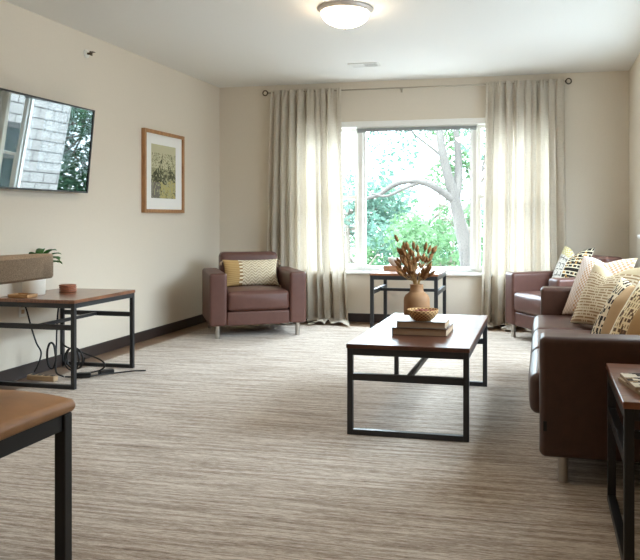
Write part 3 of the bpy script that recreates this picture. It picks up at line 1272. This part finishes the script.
# ------------------------------------------------------------------ dining chair in the near left corner
cx0, cy1 = -1.445, 2.03          # right face and far face of its legs
cw, cdp, lg = .50, .54, .038
t = thing('dining_chair', 'tan leather dining chair with black legs in the near left corner', 'chair', (cx0 - cw / 2, cy1 - cdp / 2, RZ))
hx, hy = cw / 2, cdp / 2
SH = .475
for sx in (-1, 1):
    for sy in (-1, 1):
        x0, x1 = (-hx, -hx + lg) if sx < 0 else (hx - lg, hx)
        y0, y1 = (-hy, -hy + lg) if sy < 0 else (hy - lg, hy)
        obj('leg', bbox(x0, x1, y0, y1, 0, SH, .003), M['iron_dark'], t)
bm = bmesh.new()
for q in ((-hx + lg, hx - lg, -hy + .008, -hy + .03, SH - .05, SH), (-hx + lg, hx - lg, hy - .03, hy - .008, SH - .05, SH),
          (-hx + .008, -hx + .03, -hy + lg, hy - lg, SH - .05, SH), (hx - .03, hx - .008, -hy + lg, hy - lg, SH - .05, SH)):
    box(bm, *q)
obj('seat_frame', bm, M['iron_dark'], t)


def seat_puff(u, v, w_, q):
    k = (1 - u * u) * (1 - v * v)
    if w_ > 0:
        q.z += .020 * k - .006 * (u * u * v * v)
    if v > 0:
        q.y += .045 * v * (1 - u * u)
    return q


obj('seat', soft(-hx - .012, hx + .012, -hy - .012, hy + .012, SH + .001, SH + .045, .02, 10, seat_puff, .0012, 2), M['seat_leather'], t, True)
# curved tweed backrest carried by one flat post on the right side of the seat
zb0, zb1 = .895, .972
bm = bmesh.new()
NB = 24
ringsb = []
for i in range(NB + 1):
    s = -1 + 2 * i / NB
    ys = (hy + .03) * s
    thk = .045 + .085 * (1 - s * s) ** .8
    xo = hx - .075 + .018 * (1 - s * s)
    endk = (1 - min(1, max(0, (abs(s) - .9) / .1)) ** 2) ** .5
    cxm = xo - thk / 2
    hw_ = max(.002, thk / 2 * max(.05, endk))
    ring = []
    for (a_, b2) in ((-1, -.8), (-.8, -1), (.8, -1), (1, -.8), (1, .8), (.8, 1), (-.8, 1), (-1, .8)):
        ring.append(bm.verts.new((cxm + a_ * hw_, ys, (zb0 + zb1) / 2 + b2 * (zb1 - zb0) / 2)))
    ringsb.append(ring)
for A_, B_ in zip(ringsb, ringsb[1:]):
    for k in range(8):
        bm.faces.new((A_[k], A_[(k + 1) % 8], B_[(k + 1) % 8], B_[k]))
bm.faces.new(ringsb[0][::-1])
bm.faces.new(ringsb[-1])
smooth_mod(obj('backrest', bm, M['tweed'], t), 50)
obj('back_post', bbox(hx - .105, hx - .08, -.12, .045, SH + .04, zb0 + .01, .003), M['iron_dark'], t)

# ------------------------------------------------------------------ outdoors
bm = bmesh.new()
box(bm, -60, 60, YB + .6, 90, -3.3, -3.2)
struct(obj('ground', bm, M['lawn']))


def leaf_cloud(blobs, n, size, rnd):
    bm = bmesh.new()
    tot = sum(b[3] ** 2 for b in blobs)
    for b in blobs:
        k_ = int(n * b[3] ** 2 / tot)
        for _ in range(k_):
            while True:
                p = Vector((rnd.uniform(-1, 1), rnd.uniform(-1, 1), rnd.uniform(-1, 1)))
                if p.length <= 1 and p.length > .25:
                    break
            c = Vector(b[:3]) + Vector((p.x * b[3], p.y * b[3], p.z * b[3] * .8))
            s = size * rnd.uniform(.6, 1.3)
            a = Vector((rnd.gauss(0, 1), rnd.gauss(0, 1), rnd.gauss(0, .6))).normalized()
            q = a.cross(Vector((rnd.gauss(0, 1), rnd.gauss(0, 1), rnd.gauss(0, 1)))).normalized()
            v = [bm.verts.new(c - a * s), bm.verts.new(c + q * s * .42), bm.verts.new(c + a * s), bm.verts.new(c - q * s * .42)]
            bm.faces.new(v)
    return bm


def tree(label, x, y, h, blobs, n, size, mat, seed, trunk_r=.14, bark='bark_dark', group=None):
    rnd = random.Random(seed)
    t = thing('tree', label, 'tree', (x, y, -3.2), 0, group)
    bm = bmesh.new()
    pts = spline([(0, 0, 0), (.1 * rnd.uniform(-1, 1), 0, h * .35), (.25 * rnd.uniform(-1, 1), .1, h * .7), (.2 * rnd.uniform(-1, 1), 0, h * .95)], 5)
    tube(bm, pts, [trunk_r * (1 - .75 * i / (len(pts) - 1)) for i in range(len(pts))], 9)
    for b in blobs:
        s = pts[rnd.randrange(6, len(pts) - 2)]
        e = Vector(b[:3])
        tube(bm, spline([s, (s + e) / 2 + Vector((0, 0, -.1)), e], 4), [trunk_r * .35 * (1 - .8 * k / 8) for k in range(9)], 6)
    obj('trunk', bm, M[bark], t, True)
    obj('foliage', leaf_cloud(blobs, n, size, rnd), mat, t)
    return t


# the pale leaning tree close to the window, forked, with one long arching limb
t = thing('tree', 'pale grey forked tree with one arching limb close outside the window', 'tree', (-1.10, 12.0, -3.2))
bm = bmesh.new()
def W(x, z, y=0):
    return (x + 1.10, y, z + 3.2)
pts = spline([W(-1.06, -3.2), W(-1.10, -1.2), W(-1.20, .35), W(-1.31, .95), W(-1.42, 1.45), W(-1.56, 1.95), W(-1.66, 2.5), W(-1.76, 3.4, .2), W(-1.7, 4.6, .3)], 5)
tube(bm, pts, [.15 - .115 * i / (len(pts) - 1) for i in range(len(pts))], 12)
pts = spline([W(-1.40, 1.40), W(-1.36, 1.75, .1), W(-1.37, 2.2, .15), W(-1.42, 2.9, .2), W(-1.35, 4.0, .3)], 5)
tube(bm, pts, [.085 - .055 * i / (len(pts) - 1) for i in range(len(pts))], 10)
pts = spline([W(-1.38, 1.35), W(-1.60, 1.52, -.1), W(-1.85, 1.66, -.15), W(-2.15, 1.70, -.2), W(-2.42, 1.62, -.2), W(-2.65, 1.47, -.2), W(-2.95, 1.40, -.2)], 5)
tube(bm, pts, [.07 - .045 * i / (len(pts) - 1) for i in range(len(pts))], 10)
pts = spline([W(-1.95, 1.68, -.16), W(-2.2, 1.58, -.25), W(-2.5, 1.45, -.3), W(-2.75, 1.5, -.3)], 5)
tube(bm, pts, [.035 - .02 * i / (len(pts) - 1) for i in range(len(pts))], 8)
pts = spline([W(-1.60, 2.1), W(-1.85, 2.3, .1), W(-2.15, 2.55, .2), W(-2.4, 2.9, .2)], 5)
tube(bm, pts, [.03 - .018 * i / (len(pts) - 1) for i in range(len(pts))], 8)
pts = spline([W(-1.22, .5), W(-1.10, 1.0, .1), W(-1.05, 1.5, .1), W(-.9, 2.2, .2)], 5)
tube(bm, pts, [.04 - .025 * i / (len(pts) - 1) for i in range(len(pts))], 8)
obj('trunk', bm, M['bark'], t, True)
rnd = random.Random(21)
bl_ = [W(-2.45, 2.3, .1) + (.55,), W(-2.75, 1.75, .2) + (.32,), W(-2.1, 2.75, .1) + (.4,), W(-1.0, 2.4, .3) + (.4,), W(-1.25, 3.2, .3) + (.5,), W(-2.8, 3.2, 0) + (.6,), W(-2.85, 1.0, .1) + (.3,), W(-.8, 1.2, .4) + (.35,), W(-1.9, 4.6, .2) + (.9,)]
obj('foliage', leaf_cloud(bl_, 2300, .055, rnd), M['leaf_b'], t)

G = 'background trees beyond the window'
def bl3(seed, n, sx, sz, zc, r):
    q = random.Random(seed)
    return [(q.uniform(-sx, sx), q.uniform(-1, 1), zc + q.uniform(-sz, sz), q.uniform(r * .7, r * 1.2)) for _ in range(n)]


tree('bright green tree low at the right behind the forked tree', -1.9, 16.5, 4.0, bl3(1, 9, 1.1, .9, 3.2, .65), 2500, .085, M['leaf_a'], 31, .1)
tree('mint green tree at the left edge of the window view', -4.6, 17.5, 5.2, bl3(2, 10, 1.0, 1.8, 4.0, .7), 3300, .085, M['leaf_b'], 32, .12)
tree('bluish green shrubby tree low in the middle of the window view', -3.4, 20.5, 3.6, bl3(3, 9, 1.3, .7, 2.9, .7), 2600, .09, M['leaf_c'], 33, .1)
tree('tall thin crowned tree high at the right of the window view', -2.2, 24.5, 7.0, bl3(4, 9, 1.3, 1.2, 6.3, .65), 2600, .09, M['leaf_a'], 34, .14)
tree('broad distant tree spreading behind all the others', -4.4, 31.0, 6.0, bl3(5, 14, 3.2, 1.5, 3.4, 1.0), 5200, .13, M['leaf_a'], 35, .16)
tree('deep green tree beyond the far end of the white brick wing', 6.2, 17.5, 6.0, bl3(6, 16, 2.4, 2.6, 4.6, 1.35), 24000, .10, M['leaf_c'], 36, .12)

# white brick wing of the building, seen in the television's reflection
t = thing('brick_building', 'white brick wing of the building mirrored in the television screen', 'building', (2.5, 8.2, -3.2))
bm = bmesh.new()
box(bm, 0, 4, 0, 4.45, 0, 8)
obj('brick_wall', bm, M['brick'], t)
bm = bmesh.new()
for q in ((-.03, 0, 1.6, 3.3, 4.75, 4.85), (-.03, 0, 1.6, 3.3, 3.0, 3.1), (-.03, 0, 1.6, 1.68, 3.1, 4.75), (-.03, 0, 3.22, 3.3, 3.1, 4.75), (-.03, 0, 1.68, 3.22, 4.2, 4.26)):
    box(bm, *q)
f_ = obj('window', bm, M['tv_bezel'], t)
bm = bmesh.new()
box(bm, -.012, -.002, 1.68, 3.22, 3.1, 4.75)
obj('pane', bm, M['pane_dark'], f_)
